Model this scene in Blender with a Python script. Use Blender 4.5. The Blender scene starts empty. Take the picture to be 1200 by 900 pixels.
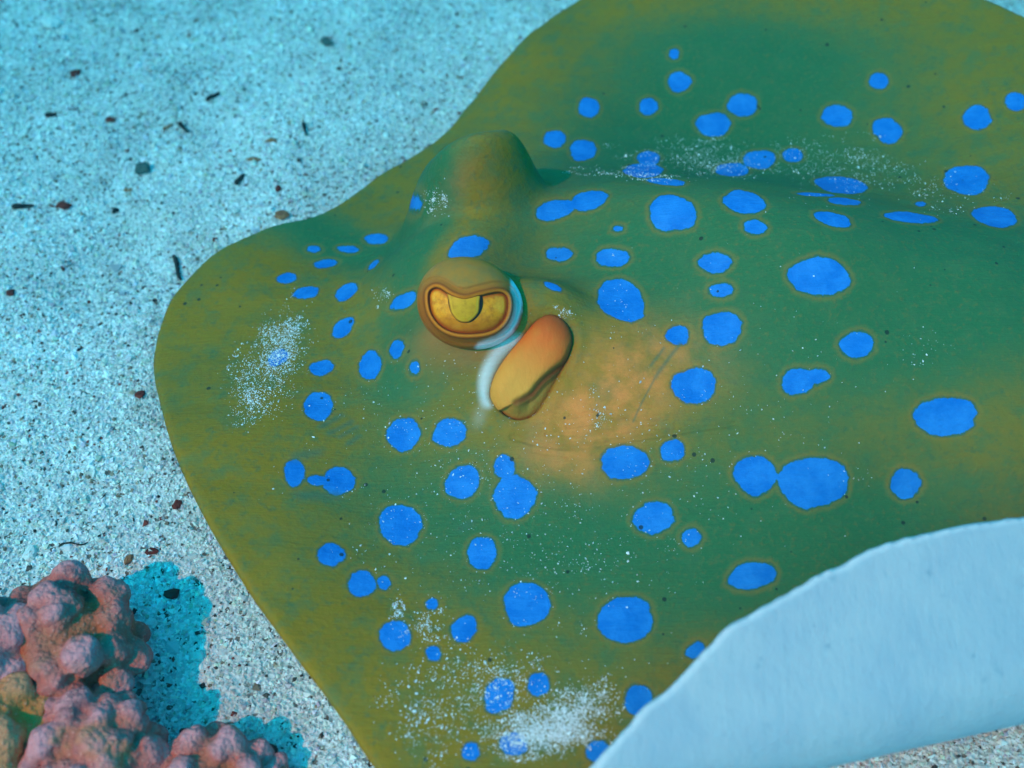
import bpy, math, random
import numpy as np
from mathutils import Vector, noise as mnoise

rng = np.random.default_rng(7)
random.seed(7)
scene = bpy.context.scene
COL = scene.collection

# ------------------------------------------------------------------ camera
PITCH = math.radians(52.0)
LOOK = np.array([0.0, 0.0, 0.02])
FWD = np.array([0.0, math.cos(PITCH), -math.sin(PITCH)])
RGT = np.array([1.0, 0.0, 0.0])
UPV = np.array([0.0, math.sin(PITCH), math.cos(PITCH)])
CAM = LOOK - 0.36 * FWD
FPX = 1200 * 40.0 / 36.0
cam_d = bpy.data.cameras.new('camera')
cam = bpy.data.objects.new('camera', cam_d)
COL.objects.link(cam)
cam.location = CAM
cam.rotation_euler = (math.pi / 2 - PITCH, 0, 0)
cam_d.lens = 40.0
cam_d.sensor_width = 36.0
cam_d.clip_start = 0.005
cam_d.clip_end = 100
cam_d.dof.use_dof = True
cam_d.dof.focus_distance = 0.345
cam_d.dof.aperture_fstop = 10.0
scene.camera = cam

# ------------------------------------------------------------------ light
SUN_EL, SUN_AZ = math.radians(50), math.radians(230)     # azimuth clockwise from +Y
world = bpy.data.worlds.new('World')
scene.world = world
world.use_nodes = True
wn, wl = world.node_tree.nodes, world.node_tree.links
wn.clear()
sky = wn.new('ShaderNodeTexSky')
sky.sky_type = 'NISHITA'
sky.sun_disc = False
sky.sun_elevation = SUN_EL
sky.sun_rotation = SUN_AZ
tint = wn.new('ShaderNodeMix')
tint.data_type = 'RGBA'
tint.blend_type = 'MULTIPLY'
tint.inputs[0].default_value = 1.0
tint.inputs[7].default_value = (0.002, 0.82, 0.77, 1)     # daylight after some metres of sea water
bg = wn.new('ShaderNodeBackground')
bg.inputs['Strength'].default_value = 0.15
wo = wn.new('ShaderNodeOutputWorld')
wl.new(sky.outputs[0], tint.inputs[6])
wl.new(tint.outputs[2], bg.inputs['Color'])
wl.new(bg.outputs[0], wo.inputs['Surface'])

sun_d = bpy.data.lights.new('sun', 'SUN')
sun_d.energy = 5.0
sun_d.angle = math.radians(0.5)
sun_d.color = (1.0, 0.045, 0.015)
sun = bpy.data.objects.new('sun', sun_d)
COL.objects.link(sun)
sdir = Vector((math.sin(SUN_AZ) * math.cos(SUN_EL), math.cos(SUN_AZ) * math.cos(SUN_EL), math.sin(SUN_EL)))
sun.rotation_euler = (-sdir).to_track_quat('-Z', 'Y').to_euler()

vs = scene.view_settings
vs.view_transform = 'Standard'
vs.look = 'None'
vs.gamma = 1.0
vs.exposure = 2.5
scene.cycles.max_bounces = 6
scene.cycles.volume_bounces = 0


# ------------------------------------------------------------------ helpers
def ray(px, py):
    px, py = np.asarray(px, float), np.asarray(py, float)
    d = (FWD + np.multiply.outer((px - 600) / FPX, RGT) - np.multiply.outer((py - 450) / FPX, UPV))
    return d / np.linalg.norm(d, axis=-1, keepdims=True)


def at(px, py, z):
    """world point on the sight line of a picture point, at height z"""
    d = ray(px, py)
    t = (np.asarray(z, float) - CAM[2]) / d[..., 2]
    return CAM + d * np.asarray(t)[..., None]


def project(P):
    v = np.asarray(P) - CAM
    zc = v @ FWD
    return 600 + FPX * (v @ RGT) / zc, 450 - FPX * (v @ UPV) / zc


def smooth(a, b, x):
    t = np.clip((x - a) / (b - a), 0, 1)
    return t * t * (3 - 2 * t)


def catmull(pts, n=8, closed=True):
    P = np.asarray(pts, float)
    N = len(P)
    out = []
    for i in range(N if closed else N - 1):
        if closed:
            p0, p1, p2, p3 = P[i - 1], P[i], P[(i + 1) % N], P[(i + 2) % N]
        else:
            p0, p1, p2, p3 = P[max(i - 1, 0)], P[i], P[i + 1], P[min(i + 2, N - 1)]
        for k in range(n):
            t = k / n
            out.append(0.5 * ((2 * p1) + (p2 - p0) * t + (2 * p0 - 5 * p1 + 4 * p2 - p3) * t * t
                              + (3 * p1 - p0 - 3 * p2 + p3) * t ** 3))
    if not closed:
        out.append(P[-1])
    return np.array(out)


def poly_sdf(X, Y, poly):
    """signed distance, negative inside; X, Y flat arrays"""
    A = np.asarray(poly)[:, :2]
    B = np.roll(A, -1, axis=0)
    d2 = np.full(X.shape, 1e9)
    inside = np.zeros(X.shape, bool)
    for (ax, ay), (bx, by) in zip(A, B):
        ex, ey = bx - ax, by - ay
        L = ex * ex + ey * ey + 1e-18
        t = np.clip(((X - ax) * ex + (Y - ay) * ey) / L, 0, 1)
        d2 = np.minimum(d2, (X - ax - t * ex) ** 2 + (Y - ay - t * ey) ** 2)
        c = ((ay > Y) != (by > Y)) & (X < (bx - ax) * (Y - ay) / (by - ay + 1e-18) + ax)
        inside ^= c
    d = np.sqrt(d2)
    return np.where(inside, -d, d)


def line_dist(X, Y, pts):
    d2 = np.full(X.shape, 1e9)
    for (ax, ay), (bx, by) in zip(pts[:-1], pts[1:]):
        ex, ey = bx - ax, by - ay
        t = np.clip(((X - ax) * ex + (Y - ay) * ey) / (ex * ex + ey * ey + 1e-18), 0, 1)
        d2 = np.minimum(d2, (X - ax - t * ex) ** 2 + (Y - ay - t * ey) ** 2)
    return np.sqrt(d2)


def nearest_on(pts, poly):
    A = np.asarray(poly)[:, :2]
    B = np.roll(A, -1, axis=0)
    E = B - A
    L = (E ** 2).sum(1) + 1e-18
    out = np.empty_like(pts)
    for i in range(0, len(pts), 2000):
        p = pts[i:i + 2000]
        t = np.clip(((p[:, None, :] - A[None]) * E[None]).sum(2) / L, 0, 1)
        q = A[None] + t[..., None] * E[None]
        k = ((q - p[:, None, :]) ** 2).sum(2).argmin(1)
        out[i:i + 2000] = q[np.arange(len(p)), k]
    return out


def vnoise(X, Y, s, seed=0):
    """smooth lattice noise in about -1..1, numpy"""
    x, y = X / s + seed * 17.3, Y / s - seed * 9.1
    xi, yi = np.floor(x).astype(int), np.floor(y).astype(int)
    fx, fy = x - xi, y - yi
    fx, fy = fx * fx * (3 - 2 * fx), fy * fy * (3 - 2 * fy)

    def h(i, j):
        v = np.sin(i * 127.1 + j * 311.7 + seed * 74.7) * 43758.5453
        return (v - np.floor(v)) * 2 - 1
    return (h(xi, yi) * (1 - fx) + h(xi + 1, yi) * fx) * (1 - fy) + (h(xi, yi + 1) * (1 - fx) + h(xi + 1, yi + 1) * fx) * fy


def mesh_obj(name, verts, faces, mats, parent=None, smooth_shade=True, attrs=None, mat_idx=None, cols=None):
    verts = np.asarray(verts, np.float32)
    faces = np.asarray(faces, np.int32)
    me = bpy.data.meshes.new(name)
    nf, k = faces.shape
    me.vertices.add(len(verts))
    me.vertices.foreach_set('co', verts.ravel())
    me.loops.add(nf * k)
    me.loops.foreach_set('vertex_index', faces.ravel())
    me.polygons.add(nf)
    me.polygons.foreach_set('loop_start', np.arange(0, nf * k, k, dtype=np.int32))
    me.polygons.foreach_set('loop_total', np.full(nf, k, np.int32))
    me.polygons.foreach_set('use_smooth', np.full(nf, smooth_shade, bool))
    for m in (mats if isinstance(mats, (list, tuple)) else [mats]):
        me.materials.append(m)
    if mat_idx is not None:
        me.polygons.foreach_set('material_index', np.asarray(mat_idx, np.int32))
    for nme, arr in (attrs or {}).items():
        a = me.attributes.new(nme, 'FLOAT', 'POINT')
        a.data.foreach_set('value', np.asarray(arr, np.float32))
    if cols is not None:
        a = me.attributes.new('tone', 'FLOAT_COLOR', 'POINT')
        c = np.ones((len(verts), 4), np.float32)
        c[:, :3] = cols
        a.data.foreach_set('color', c.ravel())
    me.update(calc_edges=True)
    me.validate()
    o = bpy.data.objects.new(name, me)
    COL.objects.link(o)
    if parent is not None:
        o.parent = parent
        o.matrix_parent_inverse = parent.matrix_world.inverted()
    return o


def empty(name, loc):
    o = bpy.data.objects.new(name, None)
    o.empty_display_size = 0.02
    COL.objects.link(o)
    o.location = loc
    bpy.context.view_layer.update()
    return o


def tag(o, label, cat, group=None, kind=None):
    if label:
        o['label'] = label
    if cat:
        o['category'] = cat
    if group:
        o['group'] = group
    if kind:
        o['kind'] = kind
    return o


class NT:
    """small node-tree writer"""
    def __init__(self, name, rough=0.6, spec=0.25):
        spec *= 0.3        # under water skin and stone lose most of their gloss
        self.m = bpy.data.materials.new(name)
        self.m.use_nodes = True
        self.n, self.l = self.m.node_tree.nodes, self.m.node_tree.links
        self.b = self.n['Principled BSDF']
        self.b.inputs['Roughness'].default_value = rough
        self.b.inputs['Specular IOR Level'].default_value = spec
        self.geo = self.n.new('ShaderNodeNewGeometry')

    def attr(self, name, out='Fac'):
        a = self.n.new('ShaderNodeAttribute')
        a.attribute_name = name
        return a.outputs[out]

    def noise(self, scale, detail=4, rough=0.55, vec=None, out='Fac'):
        t = self.n.new('ShaderNodeTexNoise')
        t.inputs['Scale'].default_value = scale
        t.inputs['Detail'].default_value = detail
        t.inputs['Roughness'].default_value = rough
        self.l.new(vec if vec is not None else self.geo.outputs['Position'], t.inputs['Vector'])
        return t.outputs[out]

    def voronoi(self, scale, out='Distance', feature='F1', vec=None):
        t = self.n.new('ShaderNodeTexVoronoi')
        t.feature = feature
        t.inputs['Scale'].default_value = scale
        self.l.new(vec if vec is not None else self.geo.outputs['Position'], t.inputs['Vector'])
        return t.outputs[out]

    def math(self, op, a, b=0.0, c=0.0):
        t = self.n.new('ShaderNodeMath')
        t.operation = op
        for i, v in enumerate((a, b, c)):
            if isinstance(v, (int, float)):
                t.inputs[i].default_value = v
            else:
                self.l.new(v, t.inputs[i])
        return t.outputs[0]

    def ss(self, x, a, b, lo=0.0, hi=1.0):
        t = self.n.new('ShaderNodeMapRange')
        t.interpolation_type = 'SMOOTHSTEP'
        self.l.new(x, t.inputs[0])
        for i, v in zip((1, 2, 3, 4), (a, b, lo, hi)):
            t.inputs[i].default_value = v
        return t.outputs[0]

    def mix(self, f, a, b, blend='MIX'):
        t = self.n.new('ShaderNodeMix')
        t.data_type = 'RGBA'
        t.blend_type = blend
        for i, v in ((0, f), (6, a), (7, b)):
            if isinstance(v, (int, float)):
                t.inputs[i].default_value = v
            elif isinstance(v, tuple):
                t.inputs[i].default_value = v + (1,)
            else:
                self.l.new(v, t.inputs[i])
        return t.outputs[2]

    def stretch(self, sx, sy, sz, rot=(0, 0, 0)):
        t = self.n.new('ShaderNodeMapping')
        t.inputs['Scale'].default_value = (sx, sy, sz)
        t.inputs['Rotation'].default_value = rot
        self.l.new(self.geo.outputs['Position'], t.inputs['Vector'])
        return t.outputs[0]

    def color(self, c):
        if isinstance(c, tuple):
            self.b.inputs['Base Color'].default_value = c + (1,)
        else:
            self.l.new(c, self.b.inputs['Base Color'])

    def bump(self, h, dist, strength=1.0):
        t = self.n.new('ShaderNodeBump')
        t.inputs['Strength'].default_value = strength
        t.inputs['Distance'].default_value = dist
        self.l.new(h, t.inputs['Height'])
        self.l.new(t.outputs[0], self.b.inputs['Normal'])


# ------------------------------------------------------------------ materials
def skin_material():
    t = NT('olive_skin', 0.55, 0.3)
    n1 = t.noise(26, 3, 0.5)
    n2 = t.noise(140, 5, 0.65)
    n3 = t.noise(700, 3, 0.6)
    base = t.mix(t.ss(n1, 0.32, 0.70), (0.30, 0.155, 0.006), (0.23, 0.15, 0.014))
    base = t.mix(t.ss(t.math('ADD', t.attr('teal_shade'), t.math('MULTIPLY', t.math('SUBTRACT', n2, 0.5), 0.40)), 0.0, 0.9, 0, 0.94), base, (0.016, 0.135, 0.048))  # teal of areas the warm light misses, painted into the skin colour
    base = t.mix(t.ss(n2, 0.45, 0.68, 0, 0.5), base, (0.06, 0.145, 0.05))
    base = t.mix(t.ss(t.noise(330, 4, .7), .52, .70, 0, .5), base, (0.04, 0.12, 0.05))
    base = t.mix(t.ss(n3, 0.5, 0.8, 0, 0.22), base, (0.38, 0.15, 0.02))
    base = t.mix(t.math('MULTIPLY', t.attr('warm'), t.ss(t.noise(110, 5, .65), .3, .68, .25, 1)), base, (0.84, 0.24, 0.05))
    base = t.mix(t.attr('white'), base, (0.72, 0.74, 0.70))
    base = t.mix(t.attr('brown'), base, (0.36, 0.15, 0.035))
    s = t.math('ADD', t.attr('spot'), t.math('MULTIPLY', t.math('SUBTRACT', t.noise(520, 4, .65), 0.5), 0.0016))
    # halo and dark rim round each spot
    halo = t.math('MULTIPLY', t.ss(s, 0.0006, 0.0024, 1, 0), t.ss(s, 0.0, 0.0006, 0, 0.28))
    base = t.mix(halo, base, (0.38, 0.17, 0.02))
    base = t.mix(t.ss(s, 0.0001, 0.0009, 0.65, 0), base, (0.02, 0.11, 0.07))
    blue = t.mix(t.ss(n2, 0.3, 0.7), (0.004, 0.145, 0.47), (0.018, 0.21, 0.56))
    blue = t.mix(t.ss(n3, 0.55, 0.8, 0, 0.35), blue, (0.004, 0.10, 0.38))
    base = t.mix(t.ss(s, -0.00022, 0.00012, 1, 0), base, blue)
    base = t.mix(t.attr('scratch'), base, (0.06, 0.13, 0.07))
    # dark pores
    flat = t.stretch(190, 190, 0)
    vd = t.voronoi(1, vec=flat)
    vc = t.voronoi(1, 'Color', vec=flat)
    sep = t.n.new('ShaderNodeSeparateColor')
    t.l.new(vc, sep.inputs[0])
    reg = t.ss(t.noise(30, 2), 0.40, 0.52)
    rad = t.math('MULTIPLY', t.ss(sep.outputs[0], 0.45, 0.9), t.math('MULTIPLY', reg, 0.13))
    pore = t.math('GREATER_THAN', rad, vd)
    base = t.mix(t.math('MULTIPLY', pore, 0.85), base, (0.015, 0.03, 0.02))
    t.color(base)
    st = t.noise(1.0, 4, 0.6, t.stretch(90, 900, 300))
    h = t.math('ADD', t.math('MULTIPLY', n3, 0.5), t.math('MULTIPLY', st, 0.5))
    t.bump(h, 0.0010, 0.6)
    t.b.inputs['Subsurface Weight'].default_value = 0.0
    return t.m


def belly_material():
    t = NT('white_belly_skin', 0.5, 0.3)
    n1 = t.noise(45, 4)
    n2 = t.noise(230, 4, 0.6)
    c = t.mix(t.ss(n1, 0.35, 0.7), (0.31, 0.41, 0.42), (0.26, 0.37, 0.40))
    c = t.mix(t.ss(n2, 0.60, 0.76, 0, 0.6), c, (0.14, 0.27, 0.31))
    c = t.mix(t.ss(t.attr('rimline'), .0004, .0022, .75, 0), c, (0.52, 0.60, 0.58))
    t.color(c)
    st = t.noise(1.0, 3, 0.6, t.stretch(420, 160, 300))
    t.bump(t.math('ADD', st, t.math('MULTIPLY', t.noise(60, 4), 2.0)), 0.0008, 0.5)
    return t.m


def grain_material():
    t = NT('coral_sand_grains', 0.6, 0.3)
    t.color(t.attr('tone', 'Color'))
    return t.m


def sand_material():
    t = NT('coral_sand', 0.8, 0.2)
    vc = t.voronoi(700, 'Color')
    sep = t.n.new('ShaderNodeSeparateColor')
    t.l.new(vc, sep.inputs[0])
    c = t.mix(t.ss(sep.outputs[0], 0.1, 0.9), (0.56, 0.55, 0.52), (0.82, 0.80, 0.76))
    c = t.mix(t.ss(sep.outputs[1], 0.93, 0.96), c, (0.10, 0.06, 0.04))
    c = t.mix(t.ss(t.noise(18, 3), 0.4, 0.7, 0, 0.5), c, (0.55, 0.53, 0.48))
    t.color(c)
    h = t.math('ADD', t.voronoi(700), t.noise(250, 4))
    t.bump(h, 0.0012, 0.8)
    return t.m


M_skin, M_belly, M_grain, M_sand = skin_material(), belly_material(), grain_material(), sand_material()

# ------------------------------------------------------------------ seabed
def ground_z(x, y):
    z = 0.0035 * vnoise(x, y, 0.085, 3) + 0.0020 * vnoise(x, y, 0.028, 5) + 0.0006 * vnoise(x, y, 0.011, 8)
    return z - 0.004


def axis(fine0, fine1, step, far):
    a = list(np.arange(fine0, fine1 + step / 2, step))
    lo, hi, s = [fine0], [fine1], step
    while hi[-1] < far:
        s *= 1.25
        hi.append(hi[-1] + s)
        lo.append(lo[-1] - s)
    return np.array(lo[:0:-1] + a + hi[1:])


def grid_faces(nx, ny):
    i, j = np.meshgrid(np.arange(nx - 1), np.arange(ny - 1), indexing='ij')
    a = (i * ny + j).ravel()
    return np.stack([a, a + ny, a + ny + 1, a + 1], 1)


gx, gy = axis(-0.42, 0.45, 0.003, 5.0), axis(-0.24, 0.55, 0.003, 5.0)
GX, GY = np.meshgrid(gx, gy, indexing='ij')
gv = np.stack([GX, GY, ground_z(GX, GY)], -1).reshape(-1, 3)
seabed = mesh_obj('seabed', gv, grid_faces(len(gx), len(gy)), M_sand)
tag(seabed, 'pale coral sand seabed', None, kind='structure')

# ------------------------------------------------------------------ stingray: shape
# roll of the near wing: a straight hinge in plan, sheet height Z0, radius RR
Z0, RR, TH_MAX = 0.022, 0.014, math.radians(158)
sil = at(np.array([1200., 940.]), np.array([842., 900.]), np.array([0.0285, 0.0285]))[:, :2]
hdir = (sil[0] - sil[1]) / np.linalg.norm(sil[0] - sil[1])
hout = np.array([hdir[1], -hdir[0]])
if hout[1] > 0:
    hout = -hout
HL = sil[1] - hout * 0.89 * RR


def hinge_sd(x, y):
    rx, ry = x - HL[0], y - HL[1]
    return rx * hdir[0] + ry * hdir[1], rx * hout[0] + ry * hout[1]


def roll(x, y, z):
    """plan point (x, y) and height z of the flat sheet -> rolled world point"""
    s, d = hinge_sd(x, y)
    th = np.clip(d / RR, 0, TH_MAX)
    ext = np.maximum(d - RR * TH_MAX, 0)
    o = np.where(d > 0, RR * np.sin(th) + ext * math.cos(TH_MAX), d)
    u = np.where(d > 0, RR * (1 - np.cos(th)) + ext * math.sin(TH_MAX), 0)
    t = np.where(d > 0, z - Z0, 0)
    o2 = o - np.sin(th) * t
    zz = np.where(d > 0, Z0 + u + np.cos(th) * t, z)
    return np.stack([HL[0] + hdir[0] * s + hout[0] * o2, HL[1] + hdir[1] * s + hout[1] * o2, zz], -1)


# disc outline: picture points of the margin with their heights, then the hidden rear
margin = [(560, 1040, .015), (500, 975, .015), (440, 900, .024), (395, 833, .027), (330, 747, .029), (280, 675, .029), (237, 602, .028),
          (206, 535, .026), (187, 473, .023), (179, 432, .017), (183, 393, .017), (203, 343, .017), (243, 301, .016),
          (305, 268, .016), (360, 254, .015), (395, 238, .014), (440, 207, .013), (480, 182, .014), (520, 153, .016), (556, 113, .019),
          (590, 72, .024), (630, 32, .027), (680, -4, .030), (760, -50, .040), (880, -75, .050), (1020, -55, .056),
          (1165, -2, .056), (1300, 60, .050), (1450, 170, .036), (1560, 320, .025), (1600, 480, .014)]
mp = np.array([at(a, b, c) for a, b, c in margin])
# rim of the folded wing seen in the picture; solve hinge distance for each station along the hinge
rimpx = catmull([(560, 1050), (620, 985), (695, 900), (770, 815), (850, 742), (925, 694), (1000, 655), (1090, 626), (1180, 608), (1300, 598), (1420, 604), (1500, 640)], 10, False)
stn = np.linspace(-0.16, 0.30, 200)
rim = []
for s in stn:
    d = np.linspace(RR * TH_MAX * 0.55, 0.16, 300)
    x, y = HL[0] + hdir[0] * s + hout[0] * d, HL[1] + hdir[1] * s + hout[1] * d
    qx, qy = project(roll(x, y, np.full_like(d, Z0)))
    ry = np.interp(qx, rimpx[:, 0], rimpx[:, 1], left=1e5, right=-1e5)
    k = np.nonzero(qy < ry)[0]
    if len(k) and k[0] > 0 and rimpx[0, 0] < qx[k[0]] < rimpx[-1, 0]:
        rim.append((s, d[k[0]]))
rim = np.array(rim)
jit = 0.0006 * vnoise(rim[:, 0], 0 * rim[:, 0] + .3, .006, 21) + 0.0010 * vnoise(rim[:, 0], 0 * rim[:, 0] + .7, .019, 22)
rim[:, 1] += jit
rimP = [(HL[0] + hdir[0] * s + hout[0] * d, HL[1] + hdir[1] * s + hout[1] * d) for s, d in rim[::-1]]
print('rim', rim[0], rim[-1], len(rim))
outline = catmull([tuple(p[:2]) for p in mp] + rimP, 6)

# smooth back: thin-plate surface through heights read off the picture
ctrl = [(240, 420, .020), (300, 330, .020), (330, 500, .025), (320, 640, .028), (420, 760, .026), (500, 880, .022),
        (330, 290, .016), (400, 295, .015), (455, 245, .014), (500, 190, .016), (600, 110, .026), (650, 50, .029),
        (420, 420, .023), (470, 520, .023), (560, 640, .021), (620, 800, .023), (450, 640, .021),
        (560, 330, .036), (640, 300, .041), (560, 470, .033), (640, 520, .031), (720, 620, .025), (760, 740, .023),
        (700, 250, .051), (640, 240, .046), (720, 380, .044), (780, 450, .040), (800, 300, .053), (800, 560, .031),
        (760, 236, .058), (840, 248, .061), (900, 256, .062), (900, 350, .053), (900, 450, .042), (900, 560, .032), (900, 660, .026),
        (1000, 280, .061), (1050, 380, .050), (1050, 480, .041), (1050, 580, .030), (1050, 680, .027),
        (1150, 300, .055), (1180, 400, .050), (1180, 520, .040), (1190, 640, .030), (1400, 400, .042), (1350, 650, .027),
        (680, 140, .026), (760, 155, .022), (880, 175, .022), (980, 195, .026), (1120, 215, .036),
        (720, 60, .030), (850, 80, .033), (1000, 90, .037), (1130, 110, .041), (1190, 160, .043),
        (800, 0, .040), (950, 0, .046), (1100, 20, .050), (700, 195, .030), (820, 205, .033), (1300, 250, .045)]
cp = np.array([at(a, b, c) for a, b, c in ctrl])
cp = np.vstack([cp, mp])
lam = 2e-6


def tps_fit(P):
    n = len(P)
    r2 = ((P[:, None, :2] - P[None, :, :2]) ** 2).sum(2)
    K = 0.5 * r2 * np.log(r2 + 1e-12) + np.eye(n) * 3e-5
    A = np.zeros((n + 3, n + 3))
    A[:n, :n] = K
    A[:n, n] = 1
    A[:n, n + 1:] = P[:, :2]
    A[n:, :n] = A[:n, n:].T
    b = np.zeros(n + 3)
    b[:n] = P[:, 2]
    return np.linalg.solve(A, b)


TW = tps_fit(cp)


def tps(x, y):
    z = TW[-3] + TW[-2] * x + TW[-1] * y
    for (a, b, _), w in zip(cp, TW[:-3]):
        r2 = (x - a) ** 2 + (y - b) ** 2
        z = z + w * 0.5 * r2 * np.log(r2 + 1e-12)
    return z


def bump(x, y, px, py, z, amp, sx, sy, rot=0.0, p=1.0):
    c = at(px, py, z)
    ca, sa = math.cos(rot), math.sin(rot)
    u, v = (x - c[0]) * ca + (y - c[1]) * sa, -(x - c[0]) * sa + (y - c[1]) * ca
    return amp * np.exp(-((u / sx) ** 2 + (v / sy) ** 2) ** p)


SPIR = catmull([(628, 377), (644, 370), (659, 376), (669, 393), (667, 417), (653, 443), (640, 468), (626, 486), (606, 492), (587, 483),
                (575, 464), (579, 442), (592, 420), (610, 398)], 4)
SPIR_Z = 0.040
spir_plan = None


def back_z(x, y, fine=True):
    z = tps(x, y)
    z = z + bump(x, y, 550, 206, .050, .029, .0215, .0172, 0.0, 2.7)       # far eye hump
    z = z + bump(x, y, 540, 280, .040, .007, .030, .022, 0.3, 1.3)       # raised head between the eyes
    z = z + bump(x, y, 524, 290, .042, .012, .025, .018, 0.5, 1.5)
    z = z + bump(x, y, 548, 385, .036, .012, .021, .016, 0.0, 1.4)       # near eye socket mound
    z = z + bump(x, y, 545, 408, .036, .005, .018, .010, 0.0, 1.2)
    z = z + bump(x, y, 640, 365, .043, .009, .013, .010, -0.5, 1.2)      # wall behind the spiracle
    z = z + bump(x, y, 690, 420, .040, .005, .020, .020, 0.0, 1.0)       # cheek muscle
    z = z + 0.00035 * vnoise(x * .35 + y * .1, y, 0.006, 31) + 0.0004 * vnoise(x, y, 0.02, 2) + 0.0008 * vnoise(x, y, 0.05, 4)
    if fine and spir_plan is not None:
        m = (np.abs(x - spir_plan[:, 0].mean()) < .03) & (np.abs(y - spir_plan[:, 1].mean()) < .03)
        sd = np.full(x.shape, 1.0)
        sd[m] = poly_sdf(x[m], y[m], spir_plan)
        z = z - 0.004 * smooth(0.0005, -0.0022, sd) + 0.0007 * np.exp(-((sd - 0.0025) / 0.002) ** 2)
        for path, dep, wd in creases:
            mm = (x > path[:, 0].min() - .01) & (x < path[:, 0].max() + .01) & (y > path[:, 1].min() - .01) & (y < path[:, 1].max() + .01)
            z[mm] -= dep * np.exp(-(line_dist(x[mm], y[mm], path) / wd) ** 2)
    s, d = hinge_sd(x, y)
    w = smooth(-0.035, 0.0, d)
    return z * (1 - w) + (Z0 + 0.0013) * w


creases = []


def cast(px, py, fine=False):
    """first hit of the sight line on the back"""
    px, py = np.atleast_1d(px).astype(float), np.atleast_1d(py).astype(float)
    D = ray(px, py)
    t0, t1 = (0.115 - CAM[2]) / D[:, 2], (0.0 - CAM[2]) / D[:, 2]
    lo = t0.copy()
    hit = np.zeros(len(px), bool)
    hi = t1.copy()
    prev = t0.copy()
    for k in np.linspace(0, 1, 140)[1:]:
        t = t0 + (t1 - t0) * k
        P = CAM + D * t[:, None]
        b = (P[:, 2] < HF(P[:, 0], P[:, 1])) & ~hit
        lo[b], hi[b] = prev[b], t[b]
        hit |= b
        prev = t
    for _ in range(14):
        mid = (lo + hi) / 2
        P = CAM + D * mid[:, None]
        b = P[:, 2] < HF(P[:, 0], P[:, 1])
        hi = np.where(b, mid, hi)
        lo = np.where(b, lo, mid)
    return CAM + D * ((lo + hi) / 2)[:, None]


# height table used for casting
hx, hy = np.arange(-0.26, 0.36, 0.0012), np.arange(-0.26, 0.42, 0.0012)
HX, HY = np.meshgrid(hx, hy, indexing='ij')
HT = back_z(HX, HY, False)


def HF(x, y):
    u = np.clip((x - hx[0]) / 0.0012, 0, len(hx) - 1.001)
    v = np.clip((y - hy[0]) / 0.0012, 0, len(hy) - 1.001)
    i, j = u.astype(int), v.astype(int)
    fu, fv = u - i, v - j
    return (HT[i, j] * (1 - fu) + HT[i + 1, j] * fu) * (1 - fv) + (HT[i, j + 1] * (1 - fu) + HT[i + 1, j + 1] * fu) * fv


spir_plan = cast(SPIR[:, 0], SPIR[:, 1])[:, :2]
for path, dep, wd in [([(600, 512), (660, 524), (730, 516), (800, 505), (862, 496)], .0007, .0008),
                      ([(625, 528), (690, 536), (760, 528)], .0004, .0007),
                      ([(665, 500), (720, 492), (775, 488)], .0004, .0006),
                      ([(668, 488), (715, 480), (760, 476)], .0003, .0006),
                      ([(640, 508), (700, 508), (770, 500)], .0004, .0006)]:
    q = catmull(path, 6, False)
    creases.append((cast(q[:, 0], q[:, 1])[:, :2], dep, wd))

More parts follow.
